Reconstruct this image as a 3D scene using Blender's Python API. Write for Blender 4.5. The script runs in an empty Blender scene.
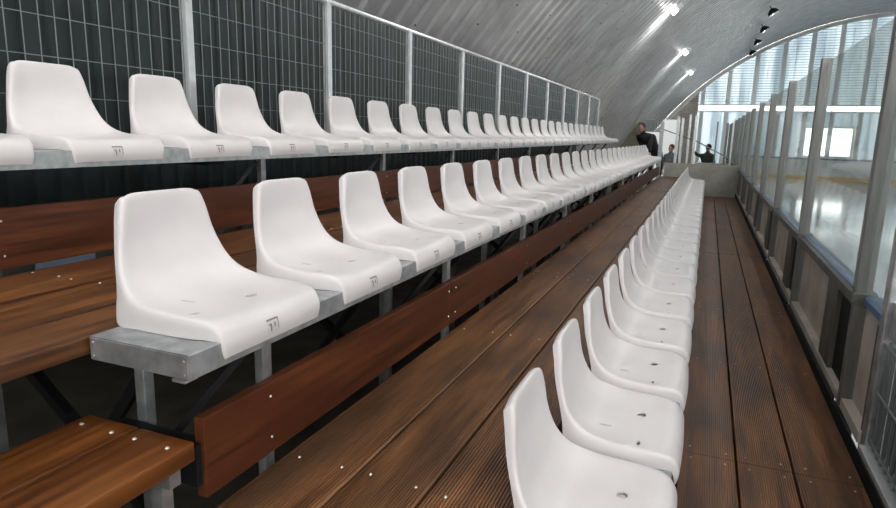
import bpy, bmesh, math, random
from mathutils import Vector, Matrix
C = bpy.context.scene.collection
SC = bpy.context.scene
random.seed(4)
PI = math.pi

# ------------------------------------------------------------------ camera, world, exposure
F_PX, YAW, PITCH, ROLL = 621.55, 0.3867, 0.1932, 0.0251
fw = Vector((-math.sin(YAW)*math.cos(PITCH), math.cos(YAW)*math.cos(PITCH), -math.sin(PITCH)))
rt = Vector((math.cos(YAW), math.sin(YAW), 0)); up = rt.cross(fw)
r2 = rt*math.cos(ROLL)+up*math.sin(ROLL); u2 = -rt*math.sin(ROLL)+up*math.cos(ROLL)
cd = bpy.data.cameras.new('camera'); cam = bpy.data.objects.new('camera', cd); C.objects.link(cam)
cd.sensor_width = 36; cd.sensor_fit = 'HORIZONTAL'; cd.lens = 36*F_PX/896; cd.clip_start = 0.02; cd.clip_end = 300
cam.matrix_world = Matrix(((r2.x,u2.x,-fw.x,0),(r2.y,u2.y,-fw.y,0),(r2.z,u2.z,-fw.z,0),(0,0,0,1)))
SC.camera = cam
SC.view_settings.view_transform = 'Standard'; SC.view_settings.look = 'None'
SC.view_settings.gamma = 1; SC.view_settings.use_curve_mapping = False
SC.view_settings.exposure = 0.42
w = bpy.data.worlds.new('overcast_daylight'); SC.world = w; w.use_nodes = True
wn = w.node_tree.nodes['Background']; wn.inputs[0].default_value = (1.0, 0.985, 0.97, 1); wn.inputs[1].default_value = 4.2

def area(name, loc, target, size, energy, color=(1,1,1), spread=PI, parent=None):
    l = bpy.data.lights.new(name, 'AREA'); l.shape = 'DISK'; l.size = size; l.energy = energy; l.color = color; l.spread = spread
    o = bpy.data.objects.new(name, l); C.objects.link(o)
    o.location = loc; o.rotation_euler = (Vector(target)-Vector(loc)).to_track_quat('-Z', 'Y').to_euler()
    return o

# ------------------------------------------------------------------ materials
def mat(name, col, rough=.5, metal=0, spec=.5):
    m = bpy.data.materials.new(name); m.use_nodes = True; n = m.node_tree.nodes; b = n['Principled BSDF']
    b.inputs['Base Color'].default_value = (*col, 1); b.inputs['Roughness'].default_value = rough
    b.inputs['Metallic'].default_value = metal; b.inputs['Specular IOR Level'].default_value = spec
    return m
def noise_mat(name, c1, c2, rough=.5, metal=0, scale=(5,5,5), nscale=4, bump=0.0, detail=4, rr=None, spec=.5, c3=None, lo=.35, hi=.65):
    m = mat(name, c1, rough, metal, spec); t = m.node_tree; n = t.nodes; L = t.links; b = n['Principled BSDF']
    tc = n.new('ShaderNodeTexCoord'); mp = n.new('ShaderNodeMapping'); mp.inputs['Scale'].default_value = scale
    nz = n.new('ShaderNodeTexNoise'); nz.inputs['Scale'].default_value = nscale; nz.inputs['Detail'].default_value = detail
    L.new(tc.outputs['Object'], mp.inputs[0]); L.new(mp.outputs[0], nz.inputs[0])
    cr = n.new('ShaderNodeValToRGB'); cr.color_ramp.elements[0].color = (*c1,1); cr.color_ramp.elements[1].color = (*c2,1)
    cr.color_ramp.elements[0].position = lo; cr.color_ramp.elements[1].position = hi
    L.new(nz.outputs[0], cr.inputs[0])
    out = cr.outputs[0]
    if c3:
        n3 = n.new('ShaderNodeTexNoise'); n3.inputs['Scale'].default_value = 2.3; n3.inputs['Detail'].default_value = 3
        mp3 = n.new('ShaderNodeMapping'); mp3.inputs['Scale'].default_value = (1.6,.6,1.6)
        L.new(tc.outputs['Object'], mp3.inputs[0]); L.new(mp3.outputs[0], n3.inputs[0])
        r3 = n.new('ShaderNodeValToRGB'); r3.color_ramp.elements[0].position = .45; r3.color_ramp.elements[1].position = .7
        L.new(n3.outputs[0], r3.inputs[0])
        mx = n.new('ShaderNodeMixRGB'); mx.inputs[2].default_value = (*c3,1); L.new(r3.outputs[0], mx.inputs[0]); L.new(out, mx.inputs[1]); out = mx.outputs[0]
    L.new(out, b.inputs['Base Color'])
    if rr:
        mr = n.new('ShaderNodeMapRange'); mr.inputs[3].default_value = rr[0]; mr.inputs[4].default_value = rr[1]
        L.new(nz.outputs[0], mr.inputs[0]); L.new(mr.outputs[0], b.inputs['Roughness'])
    if bump:
        bp = n.new('ShaderNodeBump'); bp.inputs['Strength'].default_value = bump; bp.inputs['Distance'].default_value = .004
        L.new(nz.outputs[0], bp.inputs['Height']); L.new(bp.outputs[0], b.inputs['Normal'])
    return m
M = {}
M['plastic'] = noise_mat('white_plastic', (.64,.615,.62), (.69,.665,.665), .36, 0, (1,1,1), 6, spec=.4)
M['galv'] = noise_mat('galvanized_steel', (.34,.36,.37), (.52,.54,.55), .42, .75, (1,1,1), 22, rr=(.32,.55), detail=3)
M['galv_light'] = noise_mat('bright_galvanized_tube', (.62,.64,.65), (.74,.76,.77), .38, .55, (1,1,1), 12)
M['deck_wood'] = noise_mat('stained_grooved_decking', (.092,.038,.015), (.25,.115,.047), .42, 0, (9,.8,9), 3.2, .3, 6, (.32,.6), .45, (.075,.037,.019))
M['fascia_wood'] = noise_mat('red_brown_stained_plank', (.045,.013,.005), (.15,.044,.015), .4, 0, (1,.6,10), 3.5, .25, 5, (.3,.5), .5, (.075,.02,.008))
M['step_wood'] = noise_mat('amber_stained_plank', (.060,.018,.005), (.20,.068,.015), .36, 0, (11,.7,9), 3, .25, 6, (.28,.45), .5, (.13,.038,.010))
M['upper_wood'] = noise_mat('brown_stained_plank', (.05,.020,.008), (.20,.078,.024), .38, 0, (9,.7,9), 3.6, .25, 6, (.28,.45), .5, (.085,.03,.011))
M['screw'] = mat('zinc_screw', (.80,.79,.74), .3, .8)
M['dark_steel'] = mat('dark_painted_steel', (.012,.013,.014), .5, .3)
M['wire'] = mat('galvanized_wire', (.24,.27,.27), .5, .4)
M['vault'] = noise_mat('ribbed_galvanized_sheet', (.42,.425,.43), (.56,.565,.57), .42, .35, (1,1,1), 2.2, detail=3, rr=(.36,.5))
M['dark_wall'] = noise_mat('dark_green_wall', (.008,.013,.013), (.016,.024,.026), .5, 0, (1,1,1), 3)
M['concrete'] = noise_mat('dusty_concrete', (.055,.052,.040), (.10,.092,.070), .85, 0, (1,1,1), 3)
M['alu'] = noise_mat('brushed_aluminium', (.17,.17,.165), (.25,.25,.245), .42, .6, (6,6,.6), 5)
M['board'] = noise_mat('grimy_board_panel', (.40,.355,.31), (.54,.49,.43), .55, 0, (1.5,1.5,1.5), 3)
M['stud'] = noise_mat('dull_steel_stud', (.085,.085,.078), (.14,.14,.125), .5, .4, (3,3,1), 4)
M['blue'] = mat('blue_rail_cap', (.07,.14,.28), .35)
M['black_rub_shade'] = mat('black_rubber_and_shade', (.008,.010,.010), .75, 0, .25)  # rubber post feet, and black standing in for shade in gaps
M['ice'] = noise_mat('ice_sheet', (.78,.82,.83), (.88,.90,.90), .10, 0, (1,1,1), .6, rr=(.04,.14), spec=.8)
M['yellow'] = mat('yellow_kick_strip', (.75,.50,.16), .4)
M['white_board'] = noise_mat('white_rink_board', (.62,.66,.68), (.74,.77,.78), .35, 0, (1,1,1), 1)
M['rib'] = mat('grey_wall_column', (.74,.79,.81), .5, .2)
M['block'] = noise_mat('pale_block_wall', (.36,.35,.30), (.47,.46,.41), .8, 0, (1,1,1), 6, .2)
M['white_panel'] = mat('white_panel', (.80,.80,.79), .5)
M['olive'] = noise_mat('olive_sheet', (.16,.155,.11), (.22,.21,.15), .7, 0, (1,1,1), 2)
M['lamp_black'] = mat('black_lamp_housing', (.02,.02,.022), .4, .3)
M['refl'] = mat('lamp_reflector', (.7,.7,.7), .15, .9)
M['tag_ink'] = mat('grey_tag_print', (.20,.18,.19), .6)
M['tag'] = mat('pale_number_sticker', (.60,.57,.58), .5)
def emis(name, col, s):
    m = bpy.data.materials.new(name); m.use_nodes = True; n = m.node_tree.nodes; b = n['Principled BSDF']
    b.inputs['Emission Color'].default_value = (*col,1); b.inputs['Emission Strength'].default_value = s; return m
M['glow'] = emis('lamp_glow', (1,1,1), 14)
# clear plastic shield: see-through with faint tint and true reflections
def glass_mat(name, tint, rmix):
    m = bpy.data.materials.new(name); m.use_nodes = True; t = m.node_tree; n = t.nodes; L = t.links; n.clear()
    o = n.new('ShaderNodeOutputMaterial'); tr = n.new('ShaderNodeBsdfTransparent'); gl = n.new('ShaderNodeBsdfGlossy'); mx = n.new('ShaderNodeMixShader')
    tr.inputs[0].default_value = (*tint,1); gl.inputs['Roughness'].default_value = .03
    fr = n.new('ShaderNodeFresnel'); fr.inputs[0].default_value = 1.45
    ml = n.new('ShaderNodeMath'); ml.operation = 'MULTIPLY'; ml.inputs[1].default_value = rmix; ml.use_clamp = True
    L.new(fr.outputs[0], ml.inputs[0]); L.new(ml.outputs[0], mx.inputs[0]); L.new(tr.outputs[0], mx.inputs[1]); L.new(gl.outputs[0], mx.inputs[2])
    df = n.new('ShaderNodeBsdfDiffuse'); df.inputs[0].default_value = (.75,.80,.80,1)
    m2 = n.new('ShaderNodeMixShader'); m2.inputs[0].default_value = .07
    L.new(mx.outputs[0], m2.inputs[1]); L.new(df.outputs[0], m2.inputs[2]); L.new(m2.outputs[0], o.inputs[0]); return m
M['glass'] = glass_mat('clear_shield', (.95,.98,.97), .42)
def translucent(name, c1, c2, wave):
    m = bpy.data.materials.new(name); m.use_nodes = True; t = m.node_tree; n = t.nodes; L = t.links; n.clear()
    o = n.new('ShaderNodeOutputMaterial'); tr = n.new('ShaderNodeBsdfTranslucent'); df = n.new('ShaderNodeBsdfDiffuse'); ad = n.new('ShaderNodeMixShader'); ad.inputs[0].default_value = .45
    tc = n.new('ShaderNodeTexCoord'); mp = n.new('ShaderNodeMapping'); mp.inputs['Scale'].default_value = (1.1,1,.12)
    nz = n.new('ShaderNodeTexNoise'); nz.inputs['Scale'].default_value = 1.2; cr = n.new('ShaderNodeValToRGB')
    cr.color_ramp.elements[0].color = (*c1,1); cr.color_ramp.elements[1].color = (*c2,1); cr.color_ramp.elements[0].position = .35; cr.color_ramp.elements[1].position = .65
    L.new(tc.outputs['Object'], mp.inputs[0]); L.new(mp.outputs[0], nz.inputs[0]); L.new(nz.outputs[0], cr.inputs[0])
    L.new(cr.outputs[0], tr.inputs[0]); df.inputs[0].default_value = (.55,.6,.62,1)
    L.new(tr.outputs[0], ad.inputs[1]); L.new(df.outputs[0], ad.inputs[2]); L.new(ad.outputs[0], o.inputs[0])
    if wave == 2:      # glow added to brighten the panel, no lamp behind it
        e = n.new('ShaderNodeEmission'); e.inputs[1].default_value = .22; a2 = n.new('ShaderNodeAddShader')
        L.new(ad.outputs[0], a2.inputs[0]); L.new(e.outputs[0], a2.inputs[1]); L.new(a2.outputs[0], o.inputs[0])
    return m
M['glow_white'] = translucent('white_panel_added_glow', (.80,.79,.77), (.88,.87,.85), 2)
M['trans'] = translucent('translucent_end_sheet', (.46,.54,.585), (.78,.85,.88), 1)

# ------------------------------------------------------------------ mesh helpers
class MB:
    def __init__(s): s.bm = bmesh.new(); s.mi = 0
    def face(s, vs):
        try: f = s.bm.faces.new(vs); f.material_index = s.mi; return f
        except ValueError: return None
    def box(s, x0,x1,y0,y1,z0,z1, bev=0):
        v = [s.bm.verts.new(p) for p in ((x0,y0,z0),(x1,y0,z0),(x1,y1,z0),(x0,y1,z0),(x0,y0,z1),(x1,y0,z1),(x1,y1,z1),(x0,y1,z1))]
        fs = [s.face([v[i] for i in q]) for q in ((3,2,1,0),(4,5,6,7),(0,1,5,4),(1,2,6,5),(2,3,7,6),(3,0,4,7))]
        if bev: bmesh.ops.bevel(s.bm, geom=list({e for f in fs for e in f.edges}), offset=bev, segments=2, affect='EDGES', profile=.6)
        return s
    def prism(s, prof, y0, y1, axis='y'):
        n = len(prof)
        def P(a,b,t): return {'y':(a,t,b),'x':(t,a,b),'z':(a,b,t)}[axis]
        A = [s.bm.verts.new(P(a,b,y0)) for a,b in prof]; B = [s.bm.verts.new(P(a,b,y1)) for a,b in prof]
        for i in range(n): s.face([A[i],A[(i+1)%n],B[(i+1)%n],B[i]])
        s.face(A[::-1]); s.face(B); return s
    def tube(s, pts, r, n=8):
        pts = [Vector(p) for p in pts]; rings = []
        rs = r if isinstance(r,(list,tuple)) else [r]*len(pts)
        for i,p in enumerate(pts):
            d = (pts[min(i+1,len(pts)-1)]-pts[max(i-1,0)]).normalized()
            a = d.cross(Vector((0,0,1)) if abs(d.z)<.9 else Vector((1,0,0))).normalized(); b = d.cross(a)
            rings.append([s.bm.verts.new(p+(a*math.cos(2*PI*k/n)+b*math.sin(2*PI*k/n))*rs[i]) for k in range(n)])
        for A,B in zip(rings,rings[1:]):
            for k in range(n): s.face([A[k],A[(k+1)%n],B[(k+1)%n],B[k]])
        s.face(rings[0][::-1]); s.face(rings[-1]); return s
    def bar(s, a, b, w, h):   # rectangular bar from a to b
        a = Vector(a); b = Vector(b); d = (b-a).normalized()
        u = d.cross(Vector((0,0,1)) if abs(d.z)<.95 else Vector((0,1,0))).normalized()*w/2; v = d.cross(u).normalized()*h/2
        A = [s.bm.verts.new(a+i*u+j*v) for i,j in ((-1,-1),(1,-1),(1,1),(-1,1))]; B = [s.bm.verts.new(b+i*u+j*v) for i,j in ((-1,-1),(1,-1),(1,1),(-1,1))]
        for k in range(4): s.face([A[k],A[(k+1)%4],B[(k+1)%4],B[k]])
        s.face(A[::-1]); s.face(B); return s
    def dome(s, c, r, h, axis='z', n=8):
        c = Vector(c); X,Y,Z = {'z':(Vector((1,0,0)),Vector((0,1,0)),Vector((0,0,1))),'x':(Vector((0,1,0)),Vector((0,0,1)),Vector((1,0,0))),'-y':(Vector((1,0,0)),Vector((0,0,1)),Vector((0,-1,0)))}[axis]
        A = [s.bm.verts.new(c+(X*math.cos(2*PI*k/n)+Y*math.sin(2*PI*k/n))*r) for k in range(n)]
        B = [s.bm.verts.new(c+(X*math.cos(2*PI*k/n)+Y*math.sin(2*PI*k/n))*r*.6+Z*h) for k in range(n)]
        for k in range(n): s.face([A[k],A[(k+1)%n],B[(k+1)%n],B[k]])
        s.face(B); s.face(A[::-1]); return s
    def ell(s, c, rx, ry, rz, nu=14, nv=10):
        r = bmesh.ops.create_uvsphere(s.bm, u_segments=nu, v_segments=nv, radius=1)
        for v in r['verts']: v.co = Vector((v.co.x*rx+c[0], v.co.y*ry+c[1], v.co.z*rz+c[2]))
        for f in {f for v in r['verts'] for f in v.link_faces}: f.material_index = s.mi
        return s
    def build(s, name, mats, parent=None, smooth=False, loc=None, **tags):
        bmesh.ops.recalc_face_normals(s.bm, faces=s.bm.faces)
        me = bpy.data.meshes.new(name); s.bm.to_mesh(me); s.bm.free()
        for m in (mats if isinstance(mats,(list,tuple)) else [mats]): me.materials.append(m)
        if smooth: me.shade_smooth()
        if loc is not None: me.transform(Matrix.Translation(-Vector(loc)))
        o = bpy.data.objects.new(name, me); C.objects.link(o)
        if parent is not None:
            o.parent = parent; pl = Vector(parent.location); 
            if loc is None: me.transform(Matrix.Translation(-pl))
            else: o.location = Vector(loc)-pl
        elif loc is not None: o.location = loc
        for k,v in tags.items(): o[k] = v
        return o
def thing(name, label, cat, loc=(0,0,0), group=None):
    o = bpy.data.objects.new(name, None); C.objects.link(o); o.location = loc; o.empty_display_size = .1
    o['label'] = label; o['category'] = cat
    if group: o['group'] = group
    return o
def tag(o, label, cat, group=None):
    o['label'] = label; o['category'] = cat
    if group: o['group'] = group
    return o
def struct(o): o['kind'] = 'structure'; return o
def dup(root, loc, label=None):
    r = root.copy(); C.objects.link(r); r.location = loc
    if label: r['label'] = label
    for ch in list(root.children):
        c = ch.copy(); C.objects.link(c); c.parent = r
        for g in list(ch.children):
            d = g.copy(); C.objects.link(d); d.parent = c
    return r
ORD = ['first','second','third','fourth','fifth','sixth','seventh','eighth','ninth','tenth','eleventh','twelfth','thirteenth','fourteenth','fifteenth','sixteenth','seventeenth','eighteenth','nineteenth','twentieth','twenty-first','twenty-second','twenty-third','twenty-fourth','twenty-fifth','twenty-sixth','twenty-seventh','twenty-eighth','twenty-ninth','thirtieth']

# ------------------------------------------------------------------ setting: ground, ice, vault, end wall
ZF = -1.95; ZICE = -1.90; YE = 46.0
CX, CZ, RV = 10.47, -9.42, 17.11
struct(MB().box(-6.5,30,-8,48,ZF-.1,ZF).build('floor', M['concrete']))
ice = MB().box(.95,24,-3,36.5,ZF+.001,ZICE).build('ice_rink', M['ice']); tag(ice, 'shiny white ice sheet of the rink behind the clear shields', 'ice rink')

def vault():
    mb = MB(); P = .36; y0 = -7.0; n = int((YE-y0)/P); prof = []
    for i in range(n):
        y = y0+i*P
        prof += [(y,0),(y+.20,0),(y+.235,.035),(y+.325,.035)]
    prof.append((y0+n*P,0))
    a0 = math.pi-math.asin((ZF-CZ)/RV); a1 = math.radians(33); K = 78
    rows = []
    for k in range(K+1):
        a = a0+(a1-a0)*k/K
        rows.append([mb.bm.verts.new((CX+(RV+d)*math.cos(a), y, CZ+(RV+d)*math.sin(a))) for y,d in prof])
    for A,B in zip(rows,rows[1:]):
        for j in range(len(prof)-1): mb.face([A[j],A[j+1],B[j+1],B[j]])
    return struct(mb.build('ceiling', M['vault']))
vault()
struct(MB().box(-6,24,-7.15,-7.05,ZF,1.6).build('wall_light_blocker', M['dark_wall']))  # unseen wall added behind the camera to block daylight
# bolts in the vault ribs (small dark dots)
mb = MB()
for i in range(0,60):
    for a in (152,149,146,143,140,137,133):
        aa = math.radians(a+((i*7)%5-2)*.5); y = -1+i*.72+.1
        mb.ell((CX+(RV-.004)*math.cos(aa), y, CZ+(RV-.004)*math.sin(aa)), .011,.011,.011, 6,4)
struct(mb.build('trim_1', M['dark_steel']))

# end wall: one translucent sheet following the arch with openings for the window strip and the glare stand-in
def arch_x(z): return CX-math.sqrt(max(RV*RV-(z-CZ)**2,0))
def arch_z(x): return CZ+math.sqrt(max(RV*RV-(x-CX)**2,0))
XR = 18.0
def wall_strip(mb, x0, x1, z0, z1f):
    # vertical strip between x0 and x1, corrugated a little, up to the arch or to a fixed height
    mb.prism([(x0,z0),(x1,z0),(x1,z1f(x1)),(x0,z1f(x0))], YE, YE+.04)
mb = MB(); x = arch_x(ZF)
wins = [(-.9,12.0,1.80,2.26),(5.6,8.3,-.95,.9)]  # second opening stands in for the glare behind the shields
xs = sorted(set([arch_x(ZF)+.01]+[arch_x(ZF)+.01+i*.5 for i in range(1,46)]+[v for wi in wins for v in wi[:2]]))
xs = [v for v in xs if v <= XR]
side_mb = MB(); main_mb = mb
for xa,xb in zip(xs,xs[1:]):
    mb = side_mb if xb <= -.89 else main_mb
    m = (xa+xb)/2; holes = sorted([(wi[2],wi[3]) for wi in wins if wi[0] < m < wi[1]])
    z = ZF
    for h0,h1 in holes:
        if xb < arch_x(h0): continue
        mb.prism([(xa,z),(xb,z),(xb,h0),(xa,h0)], YE, YE+.04); z = h1
    mb.prism([(xa,z),(xb,z),(xb,max(arch_z(xb),z+.01)),(xa,max(arch_z(xa),z+.01))], YE, YE+.04)
struct(main_mb.build('wall_far', M['trans'])); struct(side_mb.build('wall_far_side', M['block']))
for i,wi in enumerate(wins):
    mb = MB(); t = .07; x0,x1,z0,z1 = wi
    mb.box(x0,x1,YE-.03,YE+.05,z0,z0+t).box(x0,x1,YE-.03,YE+.05,z1-t,z1).box(x0,x0+t,YE-.03,YE+.05,z0+t,z1-t).box(x1-t,x1,YE-.03,YE+.05,z0+t,z1-t)
    k = x0+1.3
    while k < x1-.5: mb.box(k,k+.035,YE-.02,YE+.03,z0+t,z1-t); k += 1.3
    o = struct(mb.build('window_%d'%(i+1), M['white_panel']))
    MB().box(x0+t,x1-t,YE+.005,YE+.015,z0+t,z1-t).build('window_pane', M['glass'], o)
mb = MB()
for i in range(13):
    x = -.75+i*1.52
    mb.box(x,x+.26,YE-.16,YE-.035,ZF,1.79); mb.box(x,x+.26,YE-.16,YE-.035,2.27,min(arch_z(x),arch_z(x+.26))-.02)
z = -.5
struct(mb.build('trim_2', M['rib']))
mb = MB(); z = 2.45     # horizontal laths of the translucent cladding
while z < 7.3:
    mb.box(max(arch_x(z)+.05,-3),XR,YE-.02,YE-.001,z,z+.03); z += .16
struct(mb.build('trim_3', M['stud']))
mb = MB()     # white rim standing in for light leaking along the arch edge
for k in range(60):
    a = math.radians(158-k*1.3); b = math.radians(158-(k+1)*1.3)
    f = lambda t,r: (CX+r*math.cos(t), CZ+r*math.sin(t))
    mb.prism([f(a,RV-.28),f(b,RV-.28),f(b,RV-.04),f(a,RV-.04)], YE-.35, YE-.17)
struct(mb.build('arch_glow_rim', M['white_panel']))

# added dark backing behind the upper fence and the olive partition beyond the stand
mb = MB(); prof = []
for i in range(0,150):
    y = -3.5+i*.12; prof += [(y,0),(y+.07,0),(y+.08,.02),(y+.11,.02)]
for A,B in zip(prof,prof[1:]):
    mb.face([mb.bm.verts.new(p) for p in ((-2.78-A[1],A[0],-.62),(-2.78-B[1],B[0],-.62),(-2.78-B[1],B[0],.945),(-2.78-A[1],A[0],.945))])
bmesh.ops.remove_doubles(mb.bm, verts=mb.bm.verts, dist=.0005)
bmesh.ops.solidify(mb.bm, geom=mb.bm.faces[:], thickness=.006)
struct(mb.build('wall_dark_backing', M['dark_wall']))  # dark backing added to hide the lit vault through the mesh
mb = MB(); ya = 32.5
pts = [(arch_x(z)+.05, z) for z in (ZF,-1.4,-.9,-.4,0,.4,.75)]
mb.prism([(-3.12,ZF)]+[(-3.12,.75)]+pts[::-1], ya, ya+.1)
struct(mb.build('wall_partition', M['olive']))

# ------------------------------------------------------------------ decks
DY1 = 15.2
FRAMES = [1.28+1.25*k for k in range(12)]
def groove_profile(x0, x1, z, t, n, g=.004):
    pts = [(x0,z-t),(x1,z-t),(x1,z-.003)]; w = (x1-x0)/n; top = []
    for i in range(n):
        a = x0+i*w
        top += [(a+w*.10,z),(a+w*.58,z),(a+w*.68,z-g),(a+w*.96,z-g)]
    top[0] = (x0+.002,z); top[-1] = (x1-.004,z)
    return pts+top[::-1]+[(x0,z-.003)]
def deck(name, label, x_edges, z, joints, wood, grooves, joist_z, screws=True, yend=DY1, part='deck_board'):
    t = thing(name, label, 'walkway', ((x_edges[0]+x_edges[-1])/2, joints[0], z-.05))
    T = .04
    for i,(xa,xb) in enumerate(zip(x_edges,x_edges[1:])):
        js = joints
        for ya,yb in zip(js,js[1:]):
            mb = MB(); g = .0045; dz = random.uniform(-.0015,.0015)
            if grooves: mb.prism(groove_profile(xa+g,xb-g,z+dz,T,grooves), ya+.002, yb-.002)
            else: mb.box(xa+g,xb-g,ya+.002,yb-.002,z-T,z+dz,.004)
            if screws:
                mb.mi = 1
                for fy in FRAMES:
                    for off in ((-.05,.05) if any(abs(fy+.045-j)<.06 for j in js[1:-1]) else (0,)):
                        yy = fy+.045+off if off else fy
                        if ya+.01 < yy < yb-.01:
                            for fx in (.2,.8): mb.dome((xa+(xb-xa)*fx+random.uniform(-.008,.008), yy+random.uniform(-.006,.006), z+dz-.001), .0050, .003)
            o = mb.build(part, [wood, M['screw']], t)
    for fy in FRAMES:
        if fy < yend and fy > joints[0]: MB().box(x_edges[0]+.01,x_edges[-1]-(.01 if z < -.2 else .16),fy-.03,fy+.09,z-T-(.09 if z < -.2 else .03),z-T-.002).build('joist', M['dark_steel'], t)  # joists coloured dark to paint the shade under the decks
    return t
J0 = [-.6,2.575,5.075,7.575,10.075,12.575,DY1]
lower = deck('lower_walkway', 'grooved brown plank walkway along the glass shields at the lowest level', [-.41,-.20,.01,.225,.43,.67], -1.27, J0, M['deck_wood'], 24, 0)
J1 = [-.6,3.825,6.325,8.825,11.325,13.825,DY1]
middle = deck('middle_walkway', 'grooved dark brown plank walkway between the front and middle seat rows', [-.985,-.757,-.557,-.335], -.87, J1, M['deck_wood'], 24, 0)
JB = [-.3,2.575,5.075,7.575,10.075,12.575,DY1]
upper = deck('upper_walkway', 'amber brown plank walkway behind the middle seat row, ending at left frame edge', [-1.975,-1.79,-1.605,-1.42,-1.238], -.47, JB, M['upper_wood'], 0, 0)
top = deck('top_walkway', 'plank ledge behind the top seat row beneath the mesh fence', [-2.60,-2.40,-2.205], -.125, JB, M['step_wood'], 0, 0)
# the half step at the near end of the stand
st = thing('wooden_step', 'short amber wooden step of two planks at the bottom left corner', 'step', (-1.12,.5,-.72))
for xa,xb in ((-1.285,-1.128),(-1.122,-.965)):
    mb = MB(); mb.box(xa,xb,-.3,.945,-.715,-.67,.006); mb.mi = 1
    for fx in (.2,.8): mb.dome((xa+(xb-xa)*fx,.90,-.671),.006,.004)
    mb.build('step_board', [M['step_wood'],M['screw']], st)
for yy in (.10,.90):
    MB().bar((-1.27,yy,-.737),(-.98,yy,-.737),.03,.04).build('bearer', M['galv'], st)
    for xx in (-1.02,-1.24): MB().bar((xx,yy,-.758),(xx,yy,ZF+.001),.03,.03).build('leg', M['galv'], st)

# fascia boards
def fascias(x, z0, z1, ystart, levelname):
    js = [ystart]+[2.45+2.5*k for k in range(5)]+[DY1-.1]
    for i,(a,b) in enumerate(zip(js,js[1:])):
        mb = MB(); mb.box(x-.028,x,a+.002,b-.002,z0,z1,.003); mb.mi = 1
        for fy in [1.22+1.25*k for k in range(12)]:
            for off in ((-.04,.04) if any(abs(fy+.0-j)<.06 for j in js[1:-1]) else (0,)):
                if a+.01 < fy+off < b-.01:
                    for fz in (.22,.8): mb.dome((x-.001, fy+off, z0+(z1-z0)*fz), .0048, .003, 'x')
        o = mb.build('kick_board', [M['fascia_wood'],M['screw']], loc=(x-.014,(a+b)/2,z0))
        tag(o, 'upright reddish brown plank below the %s seat row, %s from the camera'%(levelname,ORD[i]), 'plank', 'upright planks below the %s seat row'%levelname)
fascias(-.98,-.834,-.640,.985,'middle')
fascias(-1.972,-.450,-.262,-.1,'top')

# ------------------------------------------------------------------ seat beams with posts
def beam(xa, xb, ztop, y0, y1, label, zb, po=.09):
    t = thing('seat_beam', label, 'beam', ((xa+xb)/2,y0,ztop-.055))
    mb = MB(); mb.prism([(xa,ztop-.055),(xb,ztop-.055),(xb,ztop-.002),(xb-.002,ztop),(xa+.002,ztop),(xa,ztop-.002)], y0, y1)
    mb.build('box_beam', M['galv'], t)
    mb = MB(); mb.box(xa+.003,xb-.003,y0-.003,y0-.0005,ztop-.052,ztop-.003)
    mb.box(xb-.045,xb-.01,y0-.006,y0+.03,ztop-.062,ztop-.056)
    for px,pz in ((xb-.012,ztop-.014),(xb-.012,ztop-.044),(xa+.012,ztop-.012),(xa+.012,ztop-.044)): mb.dome((px,y0-.003,pz),.003,.002,'-y',6)
    mb.build('end_plate', M['galv'], t)
    if True:
        for fy in FRAMES:
            if fy > y1 or (ztop > -.2 and fy < 2): continue
            MB().box(xb-po,xb-po+.027,fy-.05,fy-.015,zb+.001,ztop-.056,.003).build('post', M['galv'], t)
            if ztop < -.2: MB().box(xa+.02,xa+.05,fy-.265,fy-.235,zb+.001,ztop-.056,.003).build('post', M['galv'], t)
            MB().bar((xb-po+.014,fy-.07,ztop-.07),(xa+.035,fy-.22,ztop-.34),.018,.018).build('brace', M['dark_steel'], t)
    return t
beam(-.272,-.006,-.9225,1.235,14.75,'galvanized box beam carrying the front row of white seats', -1.268)
beam(-1.235,-.947,-.465,.925,14.98,'galvanized box beam with bare end plate carrying the middle row of seats', ZF)
beam(-2.20,-1.912,-.088,.5,14.88,'galvanized box beam carrying the top row of seats', ZF, .12)
# dark cross bracing below the stand
for k,fy in enumerate([.86]+FRAMES):
    t = thing('cross_brace', 'dark steel cross brace under the upper walkway, %s from the camera'%ORD[k], 'brace', (-1.6,fy,ZF), 'cross braces under the stand')
    mb = MB(); mb.bar((-1.93,fy-.12,-.64),(-1.32,fy-.12,-1.12),.03,.03); mb.build('diagonal_bar', M['dark_steel'], t)
    mb = MB(); mb.bar((-1.31,fy-.16,-.64),(-1.88,fy-.16,-1.4),.02,.03); mb.build('diagonal_bar', M['dark_steel'], t)
    if k == 0: continue
    mb = MB(); mb.box(-1.95,-1.91,fy-.20,fy-.15,ZF+.001,-.62); mb.build('upright', M['galv'], t)
for k,y in enumerate((.99,)):
    mb = MB(); mb.box(-1.25,-.99,y-.02,y+.02,-.80,-.70); tag(mb.build('crossbar', M['dark_steel']), 'dark steel crossbar behind the end of the wooden step', 'bar')

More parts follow.
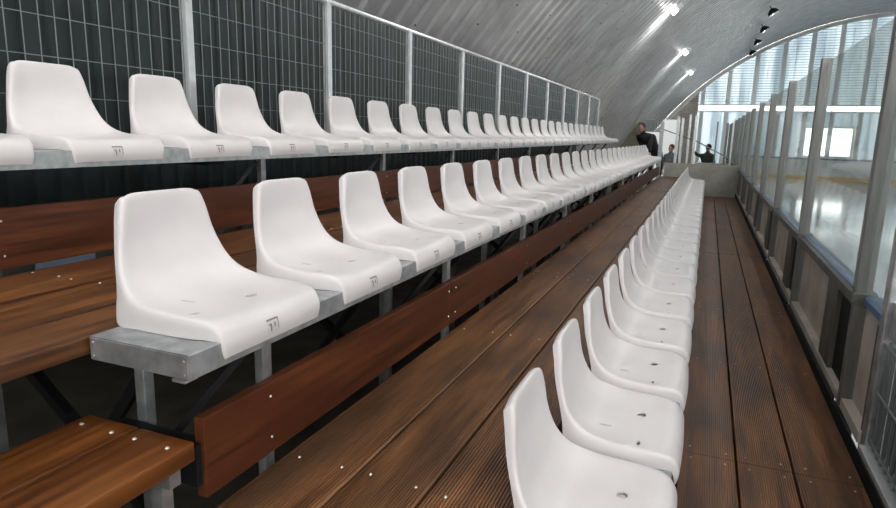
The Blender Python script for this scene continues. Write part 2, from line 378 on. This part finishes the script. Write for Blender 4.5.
# ------------------------------------------------------------------ seat
def make_seat():
    # profile at the side crease (x,z), rim of the flange (x,z), half width, dish depth
    K = [(-.058,.293,-.060,.290,.110,.000),(-.047,.300,-.060,.294,.117,.001),(-.036,.293,-.058,.284,.123,.003),(-.028,.25,-.051,.240,.133,.010),(-.021,.19,-.040,.180,.147,.014),
         (-.008,.14,-.024,.130,.162,.015),(.010,.103,-.008,.075,.176,.016),(.036,.078,.000,.030,.188,.017),(.070,.062,.015,.0015,.196,.017),(.115,.053,.070,.001,.199,.016),
         (.165,.049,.130,.001,.200,.014),(.215,.048,.190,.001,.199,.010),(.260,.045,.235,.001,.195,.006),(.290,.034,.266,.001,.188,.003),(.307,.012,.291,-.004,.182,.001),(.312,-.014,.300,-.028,.177,.000),(.307,-.040,.302,-.044,.170,-.002)]
    def cat(a,b,c,d,t): return tuple(.5*((2*q)+(-p+r)*t+(2*p-5*q+4*r-s)*t*t+(-p+3*q-3*r+s)*t**3) for p,q,r,s in zip(a,b,c,d))
    rows = []
    for i in range(len(K)-1):
        a = K[max(i-1,0)]; b = K[i]; c = K[i+1]; d = K[min(i+2,len(K)-1)]
        for j in range(3): rows.append(cat(a,b,c,d,j/3))
    rows.append(K[-1])
    us = [-1+2*i/22 for i in range(23)]
    mb = MB(); grid = []
    for r in rows:
        px,pz,fx,fz,w,dp = r; line = []
        # dish direction: back for the upright part, down for the pan
        tz = min(max((pz-.06)/.12,0),1)
        side = []
        dz0 = lambda u: -.008*abs(u)**8*min(max((pz-.25)/.045,0),1)
        for g,ys in ((1.0,1.0),(.6,1.0),(.33,.93),(.15,.76),(.05,.48)):
            side.append((px+(fx-px)*g, -(w-.004+.012*ys), pz+(fz-pz)*g+dz0(1)*(1+1.1*g)))
        line += side
        for u in us:
            e = 1-abs(u)**3.2
            bulge = 0
            cr = .004*(1-abs(u)**2)*(1-tz) * (1 if px>.28 else 0)   # front edge bows forward
            y = u*(w-.004)
            x = px - dp*e*tz + cr + bulge*tz
            z = pz - dp*e*(1-tz) + dz0(u)
            line.append((x, y, z))
        line += [(p[0],-p[1],p[2]) for p in side[::-1]]
        grid.append([mb.bm.verts.new(p) for p in line])
    # upper rim rolls back
    for A,B in zip(grid,grid[1:]):
        for j in range(len(A)-1): mb.face([A[j],A[j+1],B[j+1],B[j]])
    o = mb.build('stadium_seat', M['plastic'], smooth=True)
    s = o.modifiers.new('thickness','SOLIDIFY'); s.thickness = .005; s.offset = -1
    cut = MB()
    def oval(cx, cy, rx, ry, ang=0, n=18):
        pr = [(cx+rx*math.cos(t)*math.cos(ang)-ry*math.sin(t)*math.sin(ang), cy+rx*math.cos(t)*math.sin(ang)+ry*math.sin(t)*math.cos(ang)) for t in (2*PI*k/n for k in range(n))]
        cut.prism(pr, .015, .08, 'z')
    HO = [(.190,.050,.013,.018,0),(.200,-.155,.0045,.017,0),(.100,-.075,.006,.020,-1.2)]
    for h in HO: oval(*h)
    co = cut.build('cutter', M['plastic'])
    bo = o.modifiers.new('holes','BOOLEAN'); bo.object = co; bo.operation = 'DIFFERENCE'; bo.solver = 'EXACT'
    dg = bpy.context.evaluated_depsgraph_get(); me = bpy.data.meshes.new_from_object(o.evaluated_get(dg))
    o.modifiers.clear(); o.data = me; me.name = 'stadium_seat'
    bpy.data.objects.remove(co)
    bm = bmesh.new(); bm.from_mesh(me)      # shallow cup under each opening
    for (hx,hy,ra,rb,an),hz in zip(HO,(.0265,.030,.022)):
        vs = [bm.verts.new((hx+1.5*max(ra,rb)*math.cos(2*PI*k/12), hy+1.5*max(ra,rb)*math.sin(2*PI*k/12), hz)) for k in range(12)]
        lo = [bm.verts.new((v.co.x, v.co.y, v.co.z-.004)) for v in vs]
        bm.faces.new(vs); bm.faces.new(lo[::-1])
        for k in range(12): bm.faces.new([vs[k-1],lo[k-1],lo[k],vs[k]])
    bm.to_mesh(me); bm.free(); me.shade_smooth(); me.set_sharp_from_angle(angle=math.radians(42))
    # sticker on the front lip
    from mathutils.bvhtree import BVHTree
    tree = BVHTree.FromPolygons([v.co.copy() for v in me.vertices],[tuple(p.vertices) for p in me.polygons])
    mb = MB()
    def patch(y0,y1,z0,z1,off,mi,n=4):
        mb.mi = mi; g = []
        for i in range(n+1):
            row = []
            for j in range(n+1):
                y = y0+(y1-y0)*i/n; z = z0+(z1-z0)*j/n; hit = tree.ray_cast(Vector((.5,y,z)), Vector((-1,0,0)))[0]
                row.append(mb.bm.verts.new((hit.x+off, y, z)))
            g.append(row)
        for i in range(n):
            for j in range(n): mb.face([g[i][j],g[i+1][j],g[i+1][j+1],g[i][j+1]])
    patch(-.045,-.003,-.026,.012,.0006,0); patch(-.045,-.003,.008,.012,.0012,1); patch(-.006,-.003,-.016,.008,.0012,1)
    patch(-.034,-.029,-.018,.000,.0012,1); patch(-.038,-.031,-.004,.001,.0012,1); patch(-.020,-.015,-.010,.002,.0012,1)
    tg = mb.build('number_sticker', [M['tag'],M['tag_ink']], o)
    o['label'] = ''; o['category'] = 'seat'
    return o
seat = make_seat()
def seat_row(n, x, y, z, rowname, first=False, start=0):
    for i in range(n):
        loc = (x, y+.5*i, z)
        if first and i == 0: o = seat; o.location = loc
        else: o = dup(seat, loc)
        o['label'] = 'white plastic shell seat in the %s row, %s from the camera end'%(rowname, ORD[i])
        o['group'] = 'white seats of the %s row'%rowname
        if rowname == 'front':
            o.scale = (1.06,1.05,1.06)
            for c in list(o.children): bpy.data.objects.remove(c)
seat_row(28, -1.25, 1.205, -.4645, 'middle', True)
seat_row(28, -2.215, 1.115, -.0875, 'top')
seat_row(27, -.317, 1.432, -.922, 'front')

# ------------------------------------------------------------------ mesh fence behind the top row
XF = -2.42; FT = .83; FB = -.10
posts = [1.24*k-.01 for k in range(0,13)]
fence = thing('mesh_fence', 'tall galvanized wire mesh fence with bright posts behind the top seat row', 'fence', (XF,7.4,FB))
MB().tube([(XF,posts[0]-.6,FT),(XF,posts[-1],FT)], .018, 8).build('top_rail', M['galv_light'], fence)
for y in posts:
    MB().box(XF-.022,XF+.022,y-.022,y+.022,FB,FT+.0,.004).build('post', M['galv_light'], fence)
for ya,yb in zip([posts[0]-.62]+posts[:-1],posts):
    mb = MB(); n = round((yb-ya-.06)/.065); s = (yb-ya-.06)/n
    for i in range(n+1): mb.bar((XF,ya+.03+i*s,FB+.02),(XF,ya+.03+i*s,FT-.02),.0032,.0032)
    z = FB+.05
    while z < FT: mb.bar((XF-.005,ya+.02,z),(XF-.005,yb-.02,z),.0032,.0032); z += .152
    mb.build('mesh_panel', M['wire'], fence)
# short return railing at the far end
t = thing('end_railing', 'thin wire railing past the far end of the top seat row', 'railing', (-2.2,15.3,-.1))
for x in (-2.38,-1.98): MB().box(x-.014,x+.014,15.24,15.27,-.12,.45).build('post', M['alu'], t)
mb = MB()
for i in range(14): mb.bar((-2.37+i*.028,15.255,-.05),(-2.37+i*.028,15.255,.42),.003,.003)
for z in (-.05,.2,.42): mb.bar((-2.38,15.255,z),(-1.98,15.255,z),.004,.004)
mb.build('wire_infill', M['wire'], t)

# ------------------------------------------------------------------ rink barrier bays
XB = .72
py = [3.30+1.95*k for k in range(14)]
ZR, ZT, ZBt = -.69, .56, -1.215
for k in range(13):
    ya, yb = py[k], py[k+1]
    t = thing('rink_barrier', 'clear shield over grimy board panel between grey posts, %s bay from the camera'%ORD[k], 'barrier', (XB,ya,ZF), 'shield bays along the rink')
    mb = MB(); mb.box(XB-.035,XB+.035,ya-.03,ya+.03,ZR-.05,ZT+.02,.006); mb.box(XB-.03,XB+.03,ya-.026,ya+.026,ZF,ZR-.05,.005); mb.build('post', M['alu'], t)
    MB().box(XB-.045,XB+.05,ya-.032,ya+.045,ZR-.03,ZR+.015,.005).build('post_bracket', M['stud'], t)
    mb = MB(); mb.prism([(XB+.0,ZR-.03),(XB+.075,ZR-.03),(XB+.075,ZR),(XB+.06,ZR+.012),(XB+.02,ZR+.012),(XB+.0,ZR)], ya+.052, yb-.048); mb.build('rail_cap', M['blue'], t)
    MB().box(XB-.03,XB-.001,ya+.046,yb-.046,ZR-.05,ZR-.005).build('top_rail', M['stud'], t)
    MB().box(XB+.008,XB+.016,ya+.031,yb-.042,ZR+.012,ZT).build('clear_shield', M['glass'], t)
    MB().box(XB+.02,XB+.032,ya+.03,yb-.042,ZBt+.03,ZR-.03).build('board_panel', M['board'], t)
    MB().box(XB-.02,XB+.018,ya+.40,ya+.68,ZBt+.03,ZR-.05).build('wide_stud', M['stud'], t)
    MB().box(XB+.004,XB+.019,ya+.10,ya+.40,ZBt+.03,ZR-.05).build('opening_shade', M['black_rub_shade'], t)  # black panel painting the shade of an opening
    MB().box(XB-.025,XB+.035,ya+.03,yb-.042,ZBt-.02,ZBt+.028).build('bottom_rail', M['board'], t)
    MB().box(XB-.048,XB-.032,ya+.061,yb-.041,ZF+.06,-1.222).build('gap_shade_strip', M['black_rub_shade'], t)  # black strip standing in for the shaded gap below the panels
    MB().box(XB-.047,XB+.04,ya-.04,ya+.06,-1.42,-1.235,.008).build('post_foot', M['black_rub_shade'], t)
# near galvanized gate with grille
t = thing('mesh_gate', 'galvanized steel gate with wire grille at the right edge, nearest the camera', 'gate', (XB,2.8,ZF))
MB().box(XB-.02,XB+.03,2.80,2.87,ZF,.5,.005).build('gate_post', M['galv'], t)
t2 = thing('rink_barrier', 'narrow clear shield strip over beige panel beside the galvanized gate post', 'barrier', (XB,2.9,ZF))
MB().box(XB+.008,XB+.016,2.89,3.266,ZR+.012,ZT).build('clear_shield', M['glass'], t2)
MB().box(XB+.02,XB+.032,2.89,3.268,ZBt+.03,ZR-.03).build('board_panel', M['board'], t2)
mb = MB(); mb.prism([(XB+.0,ZR-.03),(XB+.075,ZR-.03),(XB+.075,ZR),(XB+.06,ZR+.012),(XB+.02,ZR+.012),(XB+.0,ZR)], 2.89, 3.24); mb.build('rail_cap', M['blue'], t2)
MB().box(XB-.025,XB+.035,2.89,3.268,ZBt-.02,ZBt+.028).build('bottom_rail', M['board'], t2)
MB().box(XB-.01,XB+.018,2.89,2.93,ZF,ZR-.035).build('upright', M['stud'], t2)
MB().box(XB-.04,XB+.03,1.2,2.80,-1.26,-1.20,.004).build('bottom_bar', M['galv_light'], t)
mb = MB()
for i in range(26): mb.bar((XB,1.25+i*.06,-1.20),(XB,1.25+i*.06,-.75),.012,.012)
for z in (-1.17,-.97,-.77): mb.bar((XB-.008,1.2,z),(XB-.008,2.8,z),.008,.008)
mb.build('grille', M['wire'], t)
MB().box(XB+.05,XB+.06,1.2,2.8,-1.26,-.75).build('backing_sheet', M['black_rub_shade'], t)
MB().box(XB+.0,XB+.02,1.2,2.8,-.74,-.60).build('top_bar', M['galv'], t)
MB().box(XB-.048,XB-.042,.9,3.258,ZF+.06,-1.222).build('gap_shade_strip', M['black_rub_shade'], t)  # same black stand-in for the shaded gap, along the gate

# far end boards
def endboards():
    ya, yb = 37.2, 34.2; xa, xb = .95, 16.0
    def P(x): return ya+(yb-ya)*(x-xa)/(xb-xa)
    t = thing('end_boards', 'white rink boards with blue top and yellow strip at the far end of the ice', 'rink boards', (8,36,ZF))
    def sl(z0,z1,off,th,name,m):
        mb = MB(); v = []
        for z in (z0,z1):
            for x,o in ((xa,off),(xb,off),(xb,off+th),(xa,off+th)): v.append(mb.bm.verts.new((x,P(x)+o,z)))
        for q in ((3,2,1,0),(4,5,6,7),(0,1,5,4),(1,2,6,5),(2,3,7,6),(3,0,4,7)): mb.face([v[i] for i in q])
        mb.build(name, m, t)
    sl(-1.72,-.90,0,.1,'board_face',M['white_board']); sl(ZICE,-1.72,-.02,.12,'kick_strip',M['yellow']); sl(-.90,-.82,-.03,.16,'top_rail',M['blue'])
endboards()

# ------------------------------------------------------------------ far end of the stand
o = MB().box(-.9,.66,15.32,15.42,ZF,-.565).build('end_wall_panel', M['block'], loc=(-.1,15.37,ZF)); tag(o, 'low pale block wall closing the far end of the lower walkway', 'wall panel')
o = MB().box(-3.0,-1.15,15.6,20.5,-1.40,-1.30).build('landing', M['deck_wood'], loc=(-1.9,18,-1.4)); tag(o, 'brown landing past the far end of the seat rows', 'landing')
for i,(x,y) in enumerate(((-2.9,15.7),(-1.2,15.7),(-2.9,20.4),(-1.2,20.4))): MB().box(x-.03,x+.03,y-.03,y+.03,ZF,-1.402).build('leg', M['galv'], o)
def farpost(x, y, z0, z1, r, m, label):
    mb = MB(); mb.box(x-r,x+r,y-r,y+r,z0,z1,.004); mb.box(x-r*1.8,x+r*1.8,y-r*1.8,y+r*1.8,z0,z0+.02); tag(mb.build('railing_post', m, loc=(x,y,z0)), label, 'post', 'posts past the far end of the stand')
rl = thing('stair_railing', 'bright railing posts with sloping handrails above the far end of the front seat row', 'railing', (-.4,15.9,ZF))
for x,y,z1,r,m in ((-1.06,15.98,.38,.045,'galv'),(-.70,15.9,.50,.03,'galv_light'),(-.60,15.9,.47,.03,'galv_light'),(-.44,15.9,.55,.025,'galv_light'),(-.31,15.9,.53,.032,'galv_light'),(.53,17.0,.5,.02,'galv_light')):
    MB().box(x-r,x+r,y-r,y+r,ZF,z1,.004).build('post', M[m], rl)
MB().bar((-1.04,15.99,.20),(-.36,15.86,-.03),.022,.022).build('handrail', M['alu'], rl)
MB().bar((-.28,15.88,-.05),(.50,16.96,-.46),.022,.022).build('handrail', M['alu'], rl)
farpost(.18,18.0,ZF,.45,.02,M['alu'],'thin grey post behind the low block wall, right of the person in green')
farpost(.42,18.0,ZF,.42,.03,M['alu'],'grey post behind the low block wall near the shields')
o = MB().box(-1.58,-1.0,24.0,24.05,ZF,.64).build('partition_panel', M['glow_white'], loc=(-1.3,24,ZF)); tag(o, 'white partition panel behind the far posts', 'panel')
o = MB().box(-2.3,-1.62,24.2,24.25,ZF,.2).build('partition_panel', M['glow_white'], loc=(-1.9,24.2,ZF)); tag(o, 'low white partition panel behind the leaning person', 'panel')
mb = MB()
for i in range(8): mb.bar((-2.26+i*.09,24.225,.2),(-2.26+i*.09,24.225,.64),.018,.018)
for z in (.22,.62): mb.bar((-2.28,24.225,z),(-1.62,24.225,z),.03,.03)
o = mb.build('barred_screen', M['wire'], loc=(-1.9,24.15,0)); tag(o, 'grey barred panel above the low white partition at the far end', 'panel')
o = MB().box(-.25,.60,19.6,20.2,-.74,-.70).build('tabletop', M['alu'])
t = thing('bench_table', 'grey table behind the low block wall beside the person in green', 'table', (.2,19.9,ZF)); o.parent = t; o.matrix_parent_inverse = Matrix.Translation((-.2,-19.9,-ZF))
for x in (-.2,.55):
    for y in (19.65,20.15): MB().box(x-.02,x+.02,y-.02,y+.02,ZF,-.741).build('leg', M['alu'], t)
mb = MB(); mb.box(-2.9,-1.95,32.2,32.25,-.15,-.11).box(-2.9,-1.95,32.2,32.25,-.6,-.56)
for x in (-2.88,-2.4,-1.97): mb.box(x-.02,x+.02,32.2,32.25,ZF,-.1)
tag(mb.build('yellow_rail', M['yellow'], loc=(-2.4,32.2,ZF)), 'yellow guard rail before the olive partition', 'railing')

# ------------------------------------------------------------------ lamps on the vault
def vault_pt(x, y, d=0): 
    z = arch_z(x); n = Vector((CX-x,0,CZ-z)).normalized(); return Vector((x,y,z))+n*d, n
LP = [1.0,9.0,17.1,25.3,33.0]
for i,y in enumerate(LP):
    p, n = vault_pt(-1.05, y, .0); tdir = Vector((-n.z,0,n.x)); 
    if tdir.z > 0: tdir = -tdir
    t = thing('wall_lamp', 'lit white floodlight on the lower vault, %s from the camera'%ORD[i], 'lamp', tuple(p), 'lit floodlights on the lower vault')
    MB().bar(p, p+n*.10, .04,.04).build('bracket', M['galv'], t)
    mb = MB(); mb.bar(p+n*.10-tdir*.10, p+n*.10+tdir*.06, .26,.08); mb.build('housing', M['galv_light'], t)
    mb = MB(); mb.bar(p+n*.10+tdir*.062, p+n*.10+tdir*.20, .24,.075); mb.build('lamp_glass', M['glow'], t)
    q = p+n*.10+tdir*.215
    a = area('lamp_light', q, q+tdir*1.0+n*.05, .10, 30, (1,.98,.95)); 
for i,(x,y) in enumerate([(1.76,y) for y in (-1.0,3.4,7.7,12.1,16.5,20.8,25.0,29.36,33.7,38.0,42.4)]):  # the nearest lamps are unseen, added for light from above
    p, n = vault_pt(x, y); 
    t = thing('hanging_lamp', 'dark bowl floodlight hanging high on the vault, %s from the camera'%ORD[i], 'lamp', tuple(p), 'dark floodlights on the upper vault')
    MB().bar(p, p+n*.12, .03,.03).build('bracket', M['lamp_black'], t)
    mb = MB(); c = p+n*.12; mb.tube([c, c+n*.05, c+n*.14, c+n*.22],[.06,.13,.20,.22],14); mb.build('housing', M['lamp_black'], t, True)
    mb = MB(); mb.tube([c+n*.221, c+n*.235],[.21,.20],14); mb.build('reflector', M['refl'], t)
    q = c+n*.26; area('lamp_light', q, q+Vector((-.12,0,-1)), .36, 42, (1,.985,.96))

# ------------------------------------------------------------------ people
SKIN = mat('skin', (.50,.30,.22), .55); 
def person(name, label, base, rz, s, joints, mats, hair, hat=None):
    J = joints
    root = thing(name, label, 'person', base); root.rotation_euler = (0,0,rz)
    def skin(nm, verts, edges, radii, m, rootv=0, par=root):
        me = bpy.data.meshes.new(nm); me.from_pydata([Vector(v)*s for v in verts], edges, []); o = bpy.data.objects.new(nm, me); C.objects.link(o)
        sk = o.modifiers.new('skin','SKIN'); sk.use_smooth_shade = True
        me.skin_vertices.new() if not me.skin_vertices else None
        d = me.skin_vertices[0].data
        for i,r in enumerate(radii): d[i].radius = (r*s, (r*.8 if i in (0,1,2) and nm=='body' else r)*s) if not isinstance(r,tuple) else (r[0]*s,r[1]*s); d[i].use_root = (i==rootv)
        o.modifiers.new('sub','SUBSURF').levels = 2
        o.modifiers['sub'].render_levels = 2
        dg = bpy.context.evaluated_depsgraph_get(); m2 = bpy.data.meshes.new_from_object(o.evaluated_get(dg)); o.modifiers.clear(); o.data = m2
        m2.materials.clear()
        for q in (m if isinstance(m,list) else [m]): m2.materials.append(q)
        m2.shade_smooth(); o.parent = par
        return o
    names = ['pelvis','waist','chest','neck','head','shL','elL','wrL','shR','elR','wrR','hipL','knL','anL','toL','hipR','knR','anR','toR']
    V = [J[k] for k in names]; E = [(0,1),(1,2),(2,3),(3,4),(2,5),(5,6),(6,7),(2,8),(8,9),(9,10),(0,11),(11,12),(12,13),(13,14),(0,15),(15,16),(16,17),(17,18)]
    Rr = [(.15,.11),(.145,.11),(.17,.12),(.06,.06),(.055,.055),(.085,.08),(.06,.06),(.04,.04),(.085,.08),(.06,.06),(.04,.04),(.10,.10),(.075,.075),(.055,.05),(.04,.04),(.10,.10),(.075,.075),(.055,.05),(.04,.04)]
    body = skin('body', V, E, Rr, mats)
    pz = J['pelvis'][2]*s
    for f in body.data.polygons:
        c = f.center
        f.material_index = 0 if c.z > pz+.02*s else 1
        if c.z < .09*s: f.material_index = 2
    # head with face
    h = Vector(J['head'])*s; d = (Vector(J['look'])).normalized()
    q = d.to_track_quat('Y','Z').to_matrix().to_4x4(); q.translation = h+Vector((0,0,.05*s))
    mb = MB(); mb.ell((0,0,.02),.075,.095,.115,18,14); mb.ell((0,.098,.0),.013,.020,.024,8,6)
    for sx in (-1,1): mb.ell((sx*.076,-.005,.005),.012,.02,.032,8,6)
    mb.ell((0,.045,-.065),.045,.042,.035,10,8)
    mb.mi = 1
    for sx in (-1,1): mb.ell((sx*.030,.083,.030),.011,.008,.006,8,6)
    mb.mi = 2; mb.ell((0,.087,-.045),.022,.006,.005,8,6)
    ho = mb.build('head', [SKIN, mat('eye',(.03,.02,.02),.3), mat('lips',(.35,.13,.11),.5)], None, True); ho.data.transform(Matrix.Scale(s,4)); ho.data.transform(q); ho.parent = root
    mb = MB(); mb.ell((0,-.018,.045),.086,.098,.105,18,12)
    for v in list(mb.bm.verts):
        if v.co.y > .045 and v.co.z < .075: v.co.y = .045
        if v.co.z < -.03: v.co.z = -.03
    hr = mb.build('hat' if hat else 'hair', hat or hair, None, True); hr.data.transform(Matrix.Scale(s,4)); hr.data.transform(q); hr.parent = root
    # hands: palm and five fingers
    for a,b in (('elL','wrL'),('elR','wrR')):
        w0 = Vector(J[b]); dd = (w0-Vector(J[a])).normalized(); sd = dd.cross(Vector((0,0,1))); sd = sd.normalized() if sd.length > .1 else Vector((1,0,0)); nn = dd.cross(sd)
        vs = [w0, w0+dd*.05, w0+dd*.09]; es = [(0,1),(1,2)]; rr = [.026,.032,.034]
        for k,L in ((-1.5,.055),(-.5,.068),(.5,.072),(1.5,.062)):
            i = len(vs); a0 = w0+dd*.10+sd*k*.020; vs += [a0, a0+dd*L*.5+nn*.006, a0+dd*L*.9+nn*.028]; es += [(2,i),(i,i+1),(i+1,i+2)]; rr += [.010,.009,.008]
        i = len(vs); vs += [w0+dd*.045+sd*.045, w0+dd*.085+sd*.06]; es += [(1,i),(i,i+1)]; rr += [.012,.010]
        skin('hand', vs, es, rr, SKIN)
    return root
def joints(lean=0, side=0, armL=None, armR=None, look=(0,-1,0)):
    # stands facing -y in its own frame; lean forward and to the side in radians
    def up(z, x=0, y=0):
        d = z-.92; return (x+math.sin(side)*d, y-math.sin(lean)*d, .92+d*math.cos(lean)*math.cos(side))
    J = dict(pelvis=(0,0,.92), waist=up(1.08), chest=up(1.32), neck=up(1.50), head=up(1.60),
        shL=up(1.40,.17), elL=up(1.14,.24,-.02), wrL=up(.93,.24,-.12), shR=up(1.40,-.17), elR=up(1.14,-.24,-.02), wrR=up(.93,-.24,-.12),
        hipL=(.09,0,.86), knL=(.11,-.03,.48), anL=(.11,.02,.09), toL=(.12,-.13,.04), hipR=(-.09,0,.86), knR=(-.11,-.03,.48), anR=(-.11,.02,.09), toR=(-.12,-.13,.04), look=look)
    if armL: J['elL'], J['wrL'] = armL
    if armR: J['elR'], J['wrR'] = armR
    return J
BLK = mat('black_jacket', (.012,.012,.014), .8); TR = mat('dark_trousers', (.02,.022,.03), .8); SH = mat('dark_shoe', (.015,.013,.012), .5)
GRY = noise_mat('grey_jacket', (.10,.11,.12), (.20,.22,.23), .85, 0, (1,1,1), 14); GRN = mat('dark_green_coat', (.035,.042,.03), .85)
HB = mat('brown_hair', (.06,.028,.018), .7); HR = mat('auburn_hair', (.10,.05,.035), .7); HK = mat('black_knit_hat', (.012,.012,.012), .9)
person('person', 'person in a black jacket leaning over beyond the middle seat row', (-1.24,17.3,-1.30), 0, 1.02,
    joints(.35,-.60,((-.14,-.32,1.10),(-.12,-.44,.90)),None,(-.3,-1,-.35)), [BLK,TR,SH], HB)
person('person', 'person in a grey jacket facing left beside the stout grey post', (-1.10,21.6,ZF), .2, .98,
    joints(.1,0,None,None,(-1,-.5,-.1)), [GRY,TR,SH], HR)
person('person', 'person in a dark green coat and black hat with an arm stretched left', (-.02,22.6,ZF), 0, 1.0,
    joints(.12,.05,None,((-.28,-.10,1.42),(-.42,-.14,1.54)),(-.7,.8,-.1)), [GRN,TR,SH], HB, HK)

o = MB().box(-2.62,-2.61,1.74,2.02,-.72,-.52).build('blue_sheet', mat('pale_blue',(.50,.62,.85),.3), loc=(-2.615,1.88,-.72)); tag(o, 'small pale blue sheet glimpsed through the gap under the dark upright plank at left', 'sheet')  # thin pale blue sheet set behind the gap
